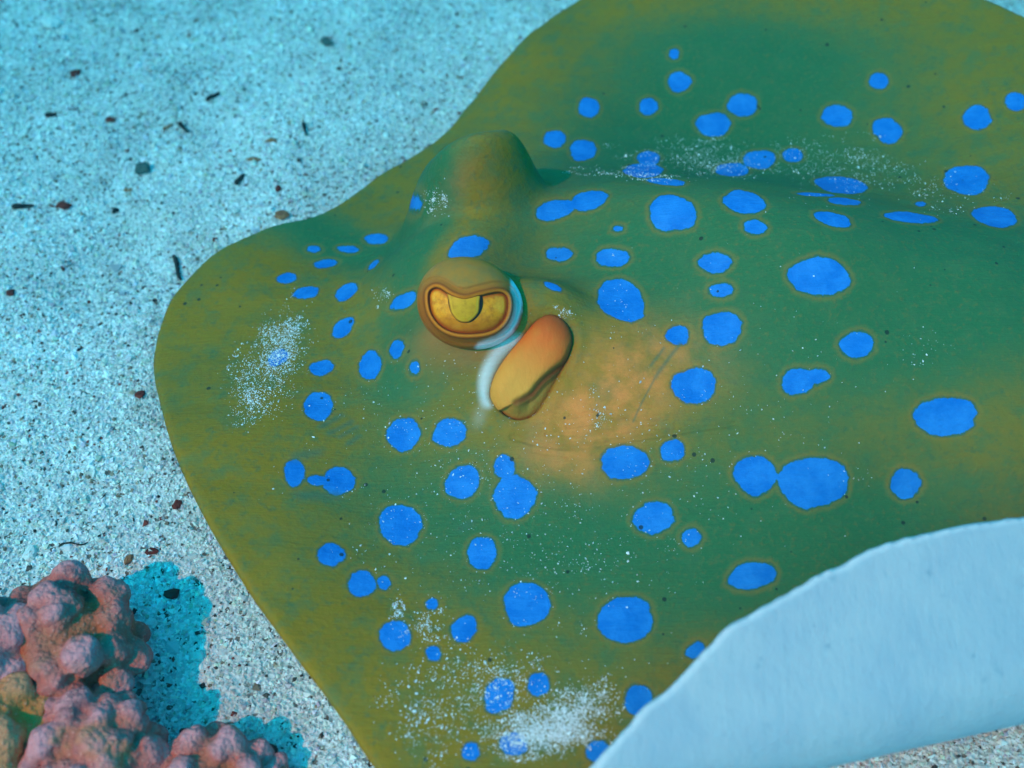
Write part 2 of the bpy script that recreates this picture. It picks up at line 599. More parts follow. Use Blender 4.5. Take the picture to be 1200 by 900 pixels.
# ---- marks on the skin: (px, py, half width, half height, turn in degrees)
SPOTS = [(790, 63, 6, 6, 0), (796, 96, 13, 12, 0), (690, 126, 12, 12, 0), (760, 125, 11, 10, 0), (870, 123, 17, 14, 0),
         (836, 146, 20, 14, 0), (650, 163, 13, 10, 0), (683, 176, 16, 12, 0), (1030, 95, 11, 10, 0), (981, 136, 18, 13, 0),
         (1040, 153, 18, 14, 20), (1145, 138, 17, 14, 0), (1190, 119, 12, 11, 0), (760, 186, 13, 9, 0), (754, 200, 24, 8, 0),
         (781, 213, 22, 4, 5), (858, 199, 19, 8, 0), (890, 187, 19, 11, 0), (929, 182, 12, 8, 0), (986, 217, 30, 10, 6),
         (1133, 211, 27, 17, 0), (955, 228, 22, 2, 3), (989, 236, 20, 4, 5), (976, 257, 22, 8, 15), (1067, 255, 31, 6, 6),
         (1079, 239, 6, 3, 0), (1166, 254, 26, 12, 8), (872, 237, 25, 13, 12), (885, 266, 14, 8, 10), (788, 250, 27, 22, 0),
         (650, 246, 24, 11, -12), (690, 235, 22, 11, -10), (724, 268, 6, 3, 0), (655, 298, 16, 8, 3), (718, 302, 19, 11, 3),
         (728, 352, 29, 23, 35), (838, 308, 19, 12, 0), (845, 340, 14, 8, -5), (846, 385, 23, 20, -20), (794, 393, 14, 11, 0),
         (960, 324, 35, 23, 6), (813, 452, 27, 20, 0), (1004, 404, 20, 15, 0), (935, 447, 20, 15, -15), (958, 441, 14, 9, 0),
         (1108, 488, 37, 23, 0), (885, 557, 25, 23, 30), (953, 565, 41, 30, -8), (1061, 567, 17, 18, 0), (732, 542, 28, 20, 0),
         (788, 528, 14, 13, 0), (766, 607, 25, 18, -10), (810, 630, 11, 11, 0), (881, 675, 28, 16, -10), (733, 726, 33, 27, -15),
         (815, 762, 12, 8, -30), (748, 820, 17, 17, -30), (700, 880, 14, 12, -30), (486, 238, 9, 8, 0), (441, 280, 14, 6, 0),
         (368, 292, 8, 4, 0), (408, 292, 13, 4, 3), (381, 309, 14, 5, -8), (336, 326, 12, 6, -5), (359, 343, 15, 7, -8),
         (406, 342, 15, 8, -35), (402, 384, 15, 9, -45), (438, 310, 8, 3, -40), (473, 353, 17, 8, -30), (549, 290, 24, 13, -15),
         (465, 409, 8, 11, 15), (434, 428, 13, 17, 15), (486, 431, 6, 8, 0), (377, 431, 14, 9, -12), (326, 419, 13, 9, -30),
         (373, 476, 17, 17, 0), (473, 509, 19, 20, 0), (527, 507, 20, 16, -20), (345, 554, 12, 16, 0), (397, 564, 19, 16, -20),
         (372, 563, 12, 6, 0), (542, 565, 22, 18, -50), (591, 547, 12, 14, 0), (603, 582, 25, 25, 0), (469, 615, 25, 24, 0),
         (388, 650, 16, 13, 0), (565, 648, 17, 19, 0), (424, 684, 16, 16, 0), (450, 683, 8, 8, 0), (506, 708, 7, 7, 0),
         (463, 745, 18, 18, 0), (508, 766, 9, 9, 0), (544, 737, 17, 14, -45), (617, 708, 27, 26, 0), (585, 815, 17, 22, 20),
         (631, 802, 13, 14, 0), (552, 881, 10, 11, 0), (602, 872, 16, 14, 0), (648, 336, 11, 4, 25),
         (1260, 330, 30, 20, 0), (1290, 470, 34, 22, 0), (1240, 560, 20, 15, 0), (1270, 180, 20, 12, 0), (1380, 380, 30, 20, 0), (1400, 540, 26, 18, 0)]

# ------------------------------------------------------------------ stingray: body mesh
stingray_at = at(640, 450, 0.0)
stingray = empty('stingray', stingray_at)
tag(stingray, 'olive stingray with bright blue spots resting on the pale sand', 'stingray')

ec = cast(590, 400)[0]


def mixed_axis(lo, hi, c, half, fine, coarse):
    a, x = [lo], lo
    while x < hi:
        k = min(max((abs(x - c) - half) / 0.03, 0), 1)
        x += fine + (coarse - fine) * k
        a.append(x)
    return np.array(a)


omin, omax = outline.min(0), outline.max(0)
bx = mixed_axis(omin[0] - .002, omax[0] + .002, ec[0] + .01, 0.045, 0.00034, 0.0009)
by = mixed_axis(omin[1] - .002, omax[1] + .002, ec[1], 0.035, 0.00034, 0.0009)
nx, ny = len(bx), len(by)
BX, BY = np.meshgrid(bx, by, indexing='ij')
fx, fy = BX.ravel(), BY.ravel()
cxs, cys = (BX[:-1, :-1] + BX[1:, 1:]) / 2, (BY[:-1, :-1] + BY[1:, 1:]) / 2
keep = (poly_sdf(cxs.ravel(), cys.ravel(), outline) < 0).reshape(nx - 1, ny - 1)
pad = np.zeros((nx + 1, ny + 1), int)
pad[1:nx, 1:ny] = keep
cnt = pad[:-1, :-1] + pad[1:, :-1] + pad[:-1, 1:] + pad[1:, 1:]
used = (cnt > 0).ravel()
edge = ((cnt > 0) & (cnt < 4)).ravel()
snap = nearest_on(np.stack([fx[edge], fy[edge]], 1), outline)
fx[edge], fy[edge] = snap[:, 0], snap[:, 1]
idx = -np.ones(nx * ny, int)
idx[used] = np.arange(used.sum())
ux, uy, uedge = fx[used], fy[used], edge[used]
quads = idx[grid_faces(nx, ny)[keep.ravel()]]
md = np.maximum(-poly_sdf(ux, uy, outline), 0)
md[uedge] = 0
zt = back_z(ux, uy)
hs, hd = hinge_sd(ux, uy)
W = 0.0030
rnd = 1 - np.sqrt(np.clip(1 - np.clip(1 - md / W, 0, 1) ** 2, 0, 1))
# the free edge is faintly wavy
wav = 0.0007 * vnoise(ux, uy, 0.012, 11) * np.exp(-md / 0.008) * (hd < 0)
fold = smooth(-0.035, 0.0, hd)
zt = np.maximum(zt, 0.006) + wav
th = np.minimum(0.0028 + 0.30 * md, np.maximum(zt - 0.004, 0.0026))
th = th * (1 - fold) + 0.0026 * fold
top = roll(ux, uy, zt - rnd * 0.0013)
bot = roll(ux, uy, zt - th + rnd * (th - 0.0013))

n_top = len(top)
bidx = np.arange(n_top) + n_top
# the edge vertices are shared
remap = bidx.copy()
remap[uedge] = np.nonzero(uedge)[0]
faces = np.vstack([quads, remap[quads][:, ::-1]])
verts = np.vstack([top, bot])
live = np.ones(2 * n_top, bool)
live[n_top:][uedge] = False
new = np.cumsum(live) - 1
faces = new[faces]
verts = verts[live]

# attributes
sd_spot = np.full(n_top, 0.02)
for k, (px, py, a, b, rot) in enumerate(SPOTS):
    r = math.radians(rot)
    t = np.linspace(0, 2 * math.pi, 30, endpoint=False)
    ph = rng.uniform(0, 6.28, 5)
    am = rng.uniform(0.35, 1.0, 5) * np.array([.045, .045, .035, .022, .018])
    rr = 1 + sum(am[i] * np.sin((i + 2) * t + ph[i]) for i in range(5))
    if a > 12:
        rr = rr + 0.018 * np.sin(11 * t + ph[0]) + 0.012 * np.sin(9 * t + ph[1])
    ex, ey = a * rr * np.cos(t), b * rr * np.sin(t)
    q = cast(px + ex * math.cos(r) - ey * math.sin(r), py + ex * math.sin(r) + ey * math.cos(r))
    m0 = np.median(q[:, :2], axis=0)
    pl = q[:, :2]
    lim = 0.0013 * max(a, b)                # drop strays that slid past a crest
    pl = m0 + (pl - m0) * np.minimum(1, lim / (np.linalg.norm(pl - m0, axis=1, keepdims=True) + 1e-9))
    lo, hi = pl.min(0) - .004, pl.max(0) + .004
    mm = (ux > lo[0]) & (ux < hi[0]) & (uy > lo[1]) & (uy < hi[1])
    sd_spot[mm] = np.minimum(sd_spot[mm], poly_sdf(ux[mm], uy[mm], pl))


def blob(px, py, a, b, rot=0, p=1.0):
    c = cast([px, px + a * math.cos(rot), px - b * math.sin(rot)], [py, py + a * math.sin(rot), py + b * math.cos(rot)])[:, :2]
    A = np.stack([c[1] - c[0], c[2] - c[0]], 1)
    uv = np.linalg.solve(A, np.stack([ux - c[0][0], uy - c[0][1]]))
    return np.exp(-((uv ** 2).sum(0)) ** p)


def poly_mask(pts, soft, n=4):
    q = catmull(pts, n)
    pl = cast(q[:, 0], q[:, 1])[:, :2]
    out = np.zeros(n_top)
    lo, hi = pl.min(0) - .008, pl.max(0) + .008
    mm = (ux > lo[0]) & (ux < hi[0]) & (uy > lo[1]) & (uy < hi[1])
    out[mm] = smooth(soft, -soft, poly_sdf(ux[mm], uy[mm], pl))
    return out


mott = 1.1
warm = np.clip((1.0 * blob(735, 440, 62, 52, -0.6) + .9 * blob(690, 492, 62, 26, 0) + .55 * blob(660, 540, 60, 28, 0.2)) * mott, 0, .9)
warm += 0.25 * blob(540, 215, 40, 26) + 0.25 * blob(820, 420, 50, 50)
white = np.clip(.72 * poly_mask([(614, 398), (592, 416), (578, 438), (572, 462), (575, 478), (565, 474), (561, 450), (568, 424), (590, 398)], .0015)
                + .15 * blob(562, 488, 8, 14, .3), 0, 1)
brown = np.clip(.75 * blob(510, 395, 34, 34) + .6 * blob(560, 418, 34, 16), 0, .8) * (1 - white)
scr = np.zeros(n_top)
for path, wd in [([(797, 403), (780, 425), (768, 442)], .0006), ([(768, 442), (752, 472), (742, 494)], .00030), ([(778, 408), (763, 428)], .0005),
                 ([(376, 500), (400, 487)], .0011), ([(386, 508), (412, 494)], .0010), ([(398, 512), (418, 500)], .0009), ([(408, 520), (420, 512)], .0009),
                 ([(346, 535), (372, 530)], .0018), ([(350, 580), (395, 582)], .0018), ([(540, 620), (552, 612)], .0012)]:
    pl = cast([p[0] for p in path], [p[1] for p in path])[:, :2]
    scr = np.maximum(scr, .6 * np.exp(-(line_dist(ux, uy, pl) / wd) ** 2))


def both(a, fill):
    return np.concatenate([a, np.full(n_top, fill)])[live]


teal_shade = np.clip(.95 * blob(1080, 330, 300, 130) + .8 * blob(820, 195, 230, 55) + .95 * blob(385, 280, 135, 45, -.35) + .6 * blob(500, 200, 70, 40, -.7) + .5 * blob(760, 300, 110, 45)  # greener mid-back, plus painted teal shade where the warm light falls off
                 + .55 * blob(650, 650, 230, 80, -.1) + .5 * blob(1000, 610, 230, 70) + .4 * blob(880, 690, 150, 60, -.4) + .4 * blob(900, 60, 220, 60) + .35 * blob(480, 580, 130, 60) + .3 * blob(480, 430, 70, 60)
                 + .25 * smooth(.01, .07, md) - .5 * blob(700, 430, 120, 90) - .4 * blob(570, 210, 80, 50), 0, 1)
attrs = {'rimline': np.concatenate([md, md])[live], 'teal_shade': both(teal_shade, 0), 'spot': both(sd_spot, .02), 'warm': both(warm, 0), 'white': both(white, 0), 'brown': both(brown, 0), 'scratch': both(scr, 0)}
mi = np.concatenate([np.zeros(len(quads)), np.ones(len(quads))])
# the last two millimetres of the upper side at the margin are as pale as the belly
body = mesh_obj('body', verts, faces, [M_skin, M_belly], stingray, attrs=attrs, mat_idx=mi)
print('body verts', len(verts), 'faces', len(faces))

# ------------------------------------------------------------------ eye
def patch_frame(o, n):
    n = n / np.linalg.norm(n)
    x = RGT - n * (RGT @ n)
    x /= np.linalg.norm(x)
    y = np.cross(n, x)
    return o, x, y, n


def to_frame(F, px, py):
    o, x, y, n = F
    D = ray(px, py)
    t = ((o - CAM) @ n) / (D @ n)
    q = CAM + D * t[:, None] - o
    return np.stack([q @ x, q @ y], 1)


def from_frame(F, a, b, c):
    o, x, y, n = F
    return o + np.multiply.outer(a, x) + np.multiply.outer(b, y) + np.multiply.outer(c, n)


EYE_O = at(551, 357, 0.052)
eye_n = (CAM - EYE_O) / np.linalg.norm(CAM - EYE_O)
EF = patch_frame(EYE_O, eye_n)
epx = np.linalg.norm(CAM - EYE_O) / FPX                 # metres per picture point
EA, EB, ECZ = 62 * epx, 54 * epx, 0.0135
bean_px = catmull([(503, 348), (506, 340), (515, 338), (530, 347), (545, 351), (562, 347), (582, 343), (592, 347), (594, 360), (589, 375), (576, 386),
                   (556, 390), (534, 389), (517, 381), (506, 366)], 6)
bean = to_frame(EF, bean_px[:, 0], bean_px[:, 1])
nr, na = 190, 260
rho = np.sin(np.linspace(0, math.pi / 2, nr)) ** 1.0
phi = np.linspace(0, 2 * math.pi, na, endpoint=False)
RH, PH = np.meshgrid(rho, phi, indexing='ij')
# the mound leans: a little flatter at top left, full at lower right
aa = EA * RH * np.cos(PH)
bb = EB * RH * np.sin(PH) * (1 - 0.05 * np.cos(PH + 0.5))
bb = bb - 0.08 * aa * RH
cc = ECZ * np.sqrt(np.clip(1 - RH ** 2.3, 0, 1))
fa, fb, fc = aa.ravel(), bb.ravel(), cc.ravel()
sdb = poly_sdf(fa, fb, bean)
relief = (0.0006 * np.exp(-((sdb - 0.0011) / 0.0007) ** 2) - 0.0004 * np.exp(-((sdb - 0.0027) / 0.0006) ** 2)
          + 0.0003 * np.exp(-((sdb - 0.0038) / 0.0006) ** 2) * (fb < 0.003)
          - 0.0034 * smooth(0.0003, -0.0009, sdb))
fc2 = fc + relief
ev = from_frame(EF, fa, fb, fc2)
# back skirt: continue the rim straight into the head
rimv = from_frame(EF, aa[-1], bb[-1], np.full(na, -0.006))
ev = np.vstack([ev, rimv])
ef = []
ii, jj = np.meshgrid(np.arange(nr), np.arange(na), indexing='ij')
p0 = (ii * na + jj).ravel()
p1 = (ii * na + (jj + 1) % na).ravel()
ef = np.stack([p0, p0 + na, p1 + na, p1], 1)
wx = (to_frame(EF, np.array([575., 612.]), np.array([395., 350.])))
wq = to_frame(EF, *np.array([(602, 318), (609, 330), (612, 350), (606, 378), (592, 400), (572, 412), (557, 406), (568, 396), (583, 388), (592, 370), (596, 345)], float).T)
sdw = poly_sdf(fa, fb, catmull(wq, 4))
ew = smooth(.0009, -.0009, sdw + 0.0003 * vnoise(fa, fb, .0012, 3))
eye = mesh_obj('eye', ev, ef, None, stingray)
eye.data.materials.clear()


def lid_material():
    t = NT('eyelid_skin', 0.5, 0.3)
    n2 = t.noise(260, 4, .6)
    n3 = t.noise(900, 3, .6)
    b = t.attr('bean')
    base = t.mix(t.ss(n2, .35, .7), (0.40, 0.17, 0.02), (0.28, 0.16, 0.03))
    base = t.mix(t.ss(n3, .55, .75, 0, .4), base, (0.16, 0.16, 0.05))
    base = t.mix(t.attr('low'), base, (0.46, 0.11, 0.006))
    base = t.mix(t.attr('white'), base, (0.90, 0.84, 0.80))
    base = t.mix(t.ss(b, .0003, .0046, 0.95, 0), base, (0.44, 0.11, 0.006))
    base = t.mix(t.ss(b, .0002, .0012, 0.8, 0), base, (0.75, 0.22, 0.012))
    base = t.mix(t.ss(b, -.0001, .0006, 0.9, 0), base, (0.16, 0.03, 0.003))
    base = t.mix(t.math('MULTIPLY', t.ss(b, .0008, .0013, 0, 1), t.ss(b, .0013, .0019, .75, 0)), base, (0.20, 0.05, 0.004))
    base = t.mix(t.math('MULTIPLY', t.ss(b, .0026, .0031, 0, 1), t.ss(b, .0031, .0037, .35, 0)), base, (0.20, 0.07, 0.008))
    t.color(base)
    t.bump(t.noise(1.0, 3, .6, t.stretch(300, 900, 900, (0, 0, .6))), .0003, .4)
    return t.m


for nm, arr in (('bean', np.concatenate([sdb, np.full(na, .02)])), ('white', np.concatenate([ew, np.zeros(na)])),
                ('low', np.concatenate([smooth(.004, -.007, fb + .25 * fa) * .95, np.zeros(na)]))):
    a = eye.data.attributes.new(nm, 'FLOAT', 'POINT')
    a.data.foreach_set('value', np.asarray(arr, np.float32))
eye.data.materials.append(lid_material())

# iris: a shallow cap sitting in the lid opening
def fill_poly(F, poly, fz, name, mat, parent, step=0.00022, attrs_f=None, skirt=0.0):
    lo, hi = poly.min(0), poly.max(0)
    xs, ys = np.arange(lo[0] - step, hi[0] + 2 * step, step), np.arange(lo[1] - step, hi[1] + 2 * step, step)
    X, Y = np.meshgrid(xs, ys, indexing='ij')
    c = (poly_sdf(((X[:-1, :-1] + X[1:, 1:]) / 2).ravel(), ((Y[:-1, :-1] + Y[1:, 1:]) / 2).ravel(), poly) < 0).reshape(len(xs) - 1, len(ys) - 1)
    pd = np.zeros((len(xs) + 1, len(ys) + 1), int)
    pd[1:len(xs), 1:len(ys)] = c
    ct = pd[:-1, :-1] + pd[1:, :-1] + pd[:-1, 1:] + pd[1:, 1:]
    us, eg = (ct > 0).ravel(), ((ct > 0) & (ct < 4)).ravel()
    X, Y = X.ravel().copy(), Y.ravel().copy()
    sn = nearest_on(np.stack([X[eg], Y[eg]], 1), poly)
    X[eg], Y[eg] = sn[:, 0], sn[:, 1]
    ix = -np.ones(len(X), int)
    ix[us] = np.arange(us.sum())
    q = ix[grid_faces(len(xs), len(ys))[c.ravel()]]
    X, Y, eg = X[us], Y[us], eg[us]
    sdf = np.minimum(poly_sdf(X, Y, poly), 0)
    sdf[eg] = 0
    Z = fz(X, Y, sdf)
    v = from_frame(F, X, Y, Z)
    at_ = attrs_f(X, Y, sdf) if attrs_f else {}
    if skirt:
        # closed underside
        n = len(v)
        v = np.vstack([v, from_frame(F, X, Y, Z - skirt)])
        rm = np.arange(n) + n
        bq = rm[q][:, ::-1]
        # side wall along the boundary edges
        e = {}
        for f in q:
            for a, b in zip(f, np.roll(f, -1)):
                e[(a, b)] = e.get((a, b), 0) + 1
        wall = [(b, a, a + n, b + n) for (a, b) in e if (b, a) not in e]
        q = np.vstack([q, bq, np.array(wall)])
        at_ = {k: np.concatenate([w, w]) for k, w in at_.items()}
    return mesh_obj(name, v, q, mat, parent, attrs=at_)


def iris_z(X, Y, sdf):
    r2 = (X / EA) ** 2 + (Y / EB) ** 2
    return ECZ * np.sqrt(np.clip(1 - r2, 0, 1)) - 0.0012 + 0.0002 * np.minimum(-sdf / .001, 1)


def iris_material():
    t = NT('golden_iris', 0.35, 0.5)
    n2 = t.noise(600, 4, .65)
    e = t.attr('edge')
    c = t.mix(t.ss(n2, .35, .7), (0.90, 0.30, 0.006), (0.60, 0.17, 0.004))
    c = t.mix(t.ss(t.noise(260, 3), .45, .65, 0, .6), c, (0.95, 0.42, 0.03))
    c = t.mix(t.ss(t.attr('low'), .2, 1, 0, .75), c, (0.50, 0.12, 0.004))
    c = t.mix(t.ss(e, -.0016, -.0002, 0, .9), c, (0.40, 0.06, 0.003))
    t.color(c)
    t.bump(n2, .0003, .5)
    return t.m


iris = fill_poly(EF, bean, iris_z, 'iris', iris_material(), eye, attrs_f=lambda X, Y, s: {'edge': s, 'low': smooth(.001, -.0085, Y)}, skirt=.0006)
# dark pupil slit: a U between iris and the hanging lobe
pup = to_frame(EF, *catmull([(527, 343), (545, 348), (562, 345), (565.5, 355), (562, 367), (553, 376), (545, 377.5), (537, 375.5), (529.5, 366.5), (526, 354)], 5).T)
t_p = NT('pupil_dark', .3, .5)
t_p.color((0.02, 0.012, 0.004))
fill_poly(EF, pup * 1.0, lambda X, Y, s: iris_z(X, Y, -0.002 + 0 * s) + .00015, 'pupil', t_p.m, eye, skirt=.0003)
lobe = to_frame(EF, *catmull([(526, 341), (545, 347), (561, 344), (561.5, 355), (560, 366), (552, 375), (545, 377), (537, 375), (530, 367), (527, 355)], 5).T)


def lobe_material():
    t = NT('pupil_lobe_skin', .4, .4)
    c = t.mix(t.ss(t.noise(500, 3), .35, .7), (0.62, 0.30, 0.008), (0.48, 0.22, 0.006))
    c = t.mix(t.ss(t.attr('edge'), -.0012, -.0005, 0, .5), c, (0.85, 0.42, 0.03))
    c = t.mix(t.ss(t.attr('edge'), -.0005, -.0001, 0, .85), c, (0.40, 0.13, 0.006))
    t.color(c)
    return t.m


fill_poly(EF, lobe, lambda X, Y, s: iris_z(X, Y, -0.002 + 0 * s) + .0005 + .0004 * np.minimum(-s / .001, 1), 'pupil_lobe', lobe_material(), eye,
          attrs_f=lambda X, Y, s: {'edge': s}, skirt=.0006)

# ------------------------------------------------------------------ spiracle
sp3 = cast(SPIR[:, 0], SPIR[:, 1])
so = sp3.mean(0)
cen = sp3 - so
nrm = np.linalg.svd(cen)[2][2]
if nrm[2] < 0:
    nrm = -nrm
view = (CAM - so) / np.linalg.norm(CAM - so)
SF = patch_frame(so, 0.5 * nrm + 0.5 * view)
sp_poly = to_frame(SF, SPIR[:, 0], SPIR[:, 1])
groove = to_frame(SF, *catmull([(672, 408), (664, 424), (648, 437), (634, 450), (622, 464), (606, 472)], 6, False).T)
gs = catmull([(668, 408), (664, 424), (648, 437), (634, 450), (622, 464), (606, 472)], 6, False)


def spir_fields(X, Y):
    gd = line_dist(X, Y, groove)
    # right / below the groove is the lower lip
    best = np.full(X.shape, 1e9)
    side = np.zeros(X.shape)
    for (ax, ay), (bx_, by_) in zip(groove[:-1], groove[1:]):
        ex, ey = bx_ - ax, by_ - ay
        t = np.clip(((X - ax) * ex + (Y - ay) * ey) / (ex * ex + ey * ey), 0, 1)
        d = (X - ax - t * ex) ** 2 + (Y - ay - t * ey) ** 2
        cr = ex * (Y - ay) - ey * (X - ax)
        b = d < best
        side[b] = np.sign(cr)[b]
        best = np.minimum(best, d)
    return gd, side


def spir_z(X, Y, s):
    gd, side = spir_fields(X, Y)
    dome = 0.0052 * np.sqrt(np.clip(1 - np.clip(1 + s / 0.0062, 0, 1) ** 2, 0, 1))
    end = groove[-1]
    fade = smooth(0.0, 0.004, np.hypot(X - end[0], Y - end[1]))
    dome = np.where(side > 0, dome - 0.0030 * smooth(.0, .0018, gd) * fade, dome)
    g = 0.0022 * np.exp(-(gd / 0.0009) ** 2) * (0.35 + 0.65 * fade)
    return dome - g - 0.0006


def spir_attr(X, Y, s):
    gd, side = spir_fields(X, Y)
    up = to_frame(SF, np.array([655.]), np.array([385.]))[0]
    lowp = to_frame(SF, np.array([600.]), np.array([475.]))[0]
    ax = up - lowp
    t = ((X - lowp[0]) * ax[0] + (Y - lowp[1]) * ax[1]) / (ax @ ax)
    return {'along': t, 'groove': np.where(side > 0, gd * 0.7, gd), 'lip': smooth(0, .001, gd) * (side > 0), 'edge': np.where(side > 0, s - .0007, s)}


def spir_material():
    t = NT('spiracle_valve_skin', .5, .3)
    n = t.noise(220, 4, .6)
    c = t.mix(t.ss(t.attr('along'), .15, .95), (0.80, 0.30, 0.04), (0.75, 0.12, 0.012))
    c = t.mix(t.ss(n, .4, .7, 0, .35), c, (0.60, 0.22, 0.03))
    c = t.mix(t.ss(t.attr('along'), .75, 1.1, 0, .8), c, (0.36, 0.06, 0.008))
    c = t.mix(t.attr('lip'), c, (0.44, 0.21, 0.03))
    c = t.mix(t.ss(t.attr('groove'), 0, .0016, .85, 0), c, (0.16, 0.03, 0.004))
    c = t.mix(t.ss(t.attr('edge'), -.0007, 0, 0, .8), c, (0.10, 0.035, 0.012))  # crease shade painted dark along the valve rim
    t.color(c)
    t.bump(t.noise(1.0, 3, .6, t.stretch(900, 250, 600, (0, 0, -.5))), .0004, .5)
    return t.m


fill_poly(SF, sp_poly * 1.03, spir_z, 'spiracle', spir_material(), stingray, step=.00025, attrs_f=spir_attr, skirt=.003)

# ------------------------------------------------------------------ sand grains
OCT_V = np.array([(1, 0, 0), (-1, 0, 0), (0, 1, 0), (0, -1, 0), (0, 0, 1), (0, 0, -1)], float)
OCT_F = np.array([(0, 2, 4), (2, 1, 4), (1, 3, 4), (3, 0, 4), (2, 0, 5), (1, 2, 5), (3, 1, 5), (0, 3, 5)])


def grains(name, P, size, cols, mat, flat=0.65):
    n = len(P)
    V = OCT_V[None] * (1 + rng.uniform(-.35, .35, (n, 6, 1)))
    sc = size[:, None] * np.stack([rng.uniform(.7, 1.35, n), rng.uniform(.6, 1.1, n), rng.uniform(.45, .9, n) * flat / .65], 1)
    V = V * sc[:, None, :]
    q = rng.normal(size=(n, 4))
    q[:, 1:3] *= 0.45
    q /= np.linalg.norm(q, axis=1, keepdims=True)
    w, x, y, z = q.T
    R = np.stack([1 - 2 * (y * y + z * z), 2 * (x * y - z * w), 2 * (x * z + y * w), 2 * (x * y + z * w), 1 - 2 * (x * x + z * z),
                  2 * (y * z - x * w), 2 * (x * z - y * w), 2 * (y * z + x * w), 1 - 2 * (x * x + y * y)], 1).reshape(n, 3, 3)
    V = np.einsum('nij,nkj->nki', R, V) + P[:, None, :]
    F = (np.arange(n)[:, None, None] * 6 + OCT_F[None]).reshape(-1, 3)
    return mesh_obj(name, V.reshape(-1, 3), F, mat, smooth_shade=False, cols=np.repeat(cols, 6, axis=0))


def grain_cols(n):
    c = np.array([0.74, 0.71, 0.66]) * rng.uniform(.58, 1.25, (n, 1)) + rng.normal(0, .035, (n, 3))
    k = rng.random(n)
    c[k < .07] = np.array([0.35, 0.25, 0.17]) * rng.uniform(.5, 1.2, ((k < .07).sum(), 1))
    c[k < .04] = np.array([0.09, 0.075, 0.06]) * rng.uniform(.3, 1.2, ((k < .04).sum(), 1))
    c[k < .010] = np.array([0.30, 0.06, 0.04]) * rng.uniform(.5, 1.1, ((k < .010).sum(), 1))
    return np.clip(c, .01, .92)


want = 150000
cand = []
tot = 0
while tot < want:
    p = np.stack([rng.uniform(-.34, .30, 200000), rng.uniform(-.20, .46, 200000)], 1)
    P3 = np.column_stack([p, ground_z(p[:, 0], p[:, 1])])
    qx, qy = project(P3)
    ok = (qx > -90) & (qx < 1290) & (qy > -60) & (qy < 980)
    # hidden under the disc: leave out
    sdv = poly_sdf(p[ok, 0], p[ok, 1], outline[::2])
    k2 = (sdv > -0.035)
    s_, d_ = hinge_sd(p[ok, 0], p[ok, 1])
    k2 &= ~((d_ > -.01) & (sdv < 0.0) & (d_ > .04) & False)
    rolled = (d_ > -0.02)
    k2 |= rolled & (sdv < 0)
    sel = P3[ok][k2]
    qx2, qy2 = qx[ok][k2], qy[ok][k2]
    cand.append(sel)
    tot += len(sel)
gp = np.vstack(cand)[:want]
gs_ = np.exp(rng.normal(math.log(.00058), .36, want))
gp[:, 2] += gs_ * rng.uniform(-.1, .35, want)
gc = grain_cols(want) * (1 + .16 * vnoise(gp[:, 0], gp[:, 1], .03, 12) + .14 * vnoise(gp[:, 0], gp[:, 1], .009, 14))[:, None]
sandg = grains('sand_grains', gp, gs_, np.clip(gc, .01, .92), M_grain)
tag(sandg, 'loose pale coral sand grains with dark and rusty specks', None, kind='stuff')

# sand dusted on the skin: picture areas and how many grains each holds
DUST = [(318, 425, 30, 55, 28, 900), (330, 400, 18, 30, 25, 250), (345, 385, 14, 14, 0, 120), (290, 470, 30, 30, 0, 160), (640, 855, 60, 26, -8, 1900),
        (680, 830, 40, 26, -20, 500), (590, 800, 60, 40, 0, 260), (500, 850, 60, 50, 30, 200), (500, 730, 18, 22, 0, 110), (465, 715, 8, 18, 0, 70),
        (520, 790, 70, 50, 0, 130), (510, 235, 14, 18, 20, 90), (830, 185, 70, 20, 0, 420), (1000, 195, 90, 26, 8, 330), (1110, 225, 60, 26, 0, 60),
        (740, 205, 60, 7, 5, 160), (450, 345, 12, 10, 0, 45), (640, 540, 260, 160, 0, 330), (620, 660, 160, 70, 0, 140), (700, 485, 30, 30, 0, 40),
        (930, 400, 160, 120, 0, 60), (480, 500, 150, 110, 0, 90), (725, 345, 14, 30, 0, 10), (665, 372, 18, 14, 0, 35)]
dp = []
ds = []
for px, py, a, b, rot, n in DUST:
    n = int(n * 2.6)
    r = math.radians(rot)
    g = rng.normal(0, .5, (n, 2))
    cl = rng.normal(0, .55, (max(3, n // 25), 2))
    pick = rng.random(n) < .6
    g[pick] = cl[rng.integers(0, len(cl), pick.sum())] + rng.normal(0, .11, (pick.sum(), 2))
    X, Y = px + a * g[:, 0] * math.cos(r) - b * g[:, 1] * math.sin(r), py + a * g[:, 0] * math.sin(r) + b * g[:, 1] * math.cos(r)
    q = cast(X, Y)
    inside = (poly_sdf(q[:, 0], q[:, 1], outline[::2]) < -0.004) & (hinge_sd(q[:, 0], q[:, 1])[1] < -0.002)
    dp.append(q[inside])
dp = np.vstack(dp)
dp[:, 2] = back_z(dp[:, 0], dp[:, 1]) + 0.00005
ds = np.exp(rng.normal(math.log(.00016), .42, len(dp)))
dc = np.clip(np.array([.74, .73, .70]) * rng.uniform(.75, 1.2, (len(dp), 1)), .02, .92)
dust = grains('sand_dusting', dp, ds, dc, M_grain, .5)
tag(dust, 'white sand grains dusted over the stingray skin', None, kind='stuff')

# ------------------------------------------------------------------ debris on the sand
def debris_mat(name, c1, c2, rough=.7):
    t = NT(name, rough, .25)
    t.color(t.mix(t.ss(t.noise(500, 4, .65), .35, .7), c1, c2))
    t.bump(t.noise(900, 4), .0004, .6)
    return t.m


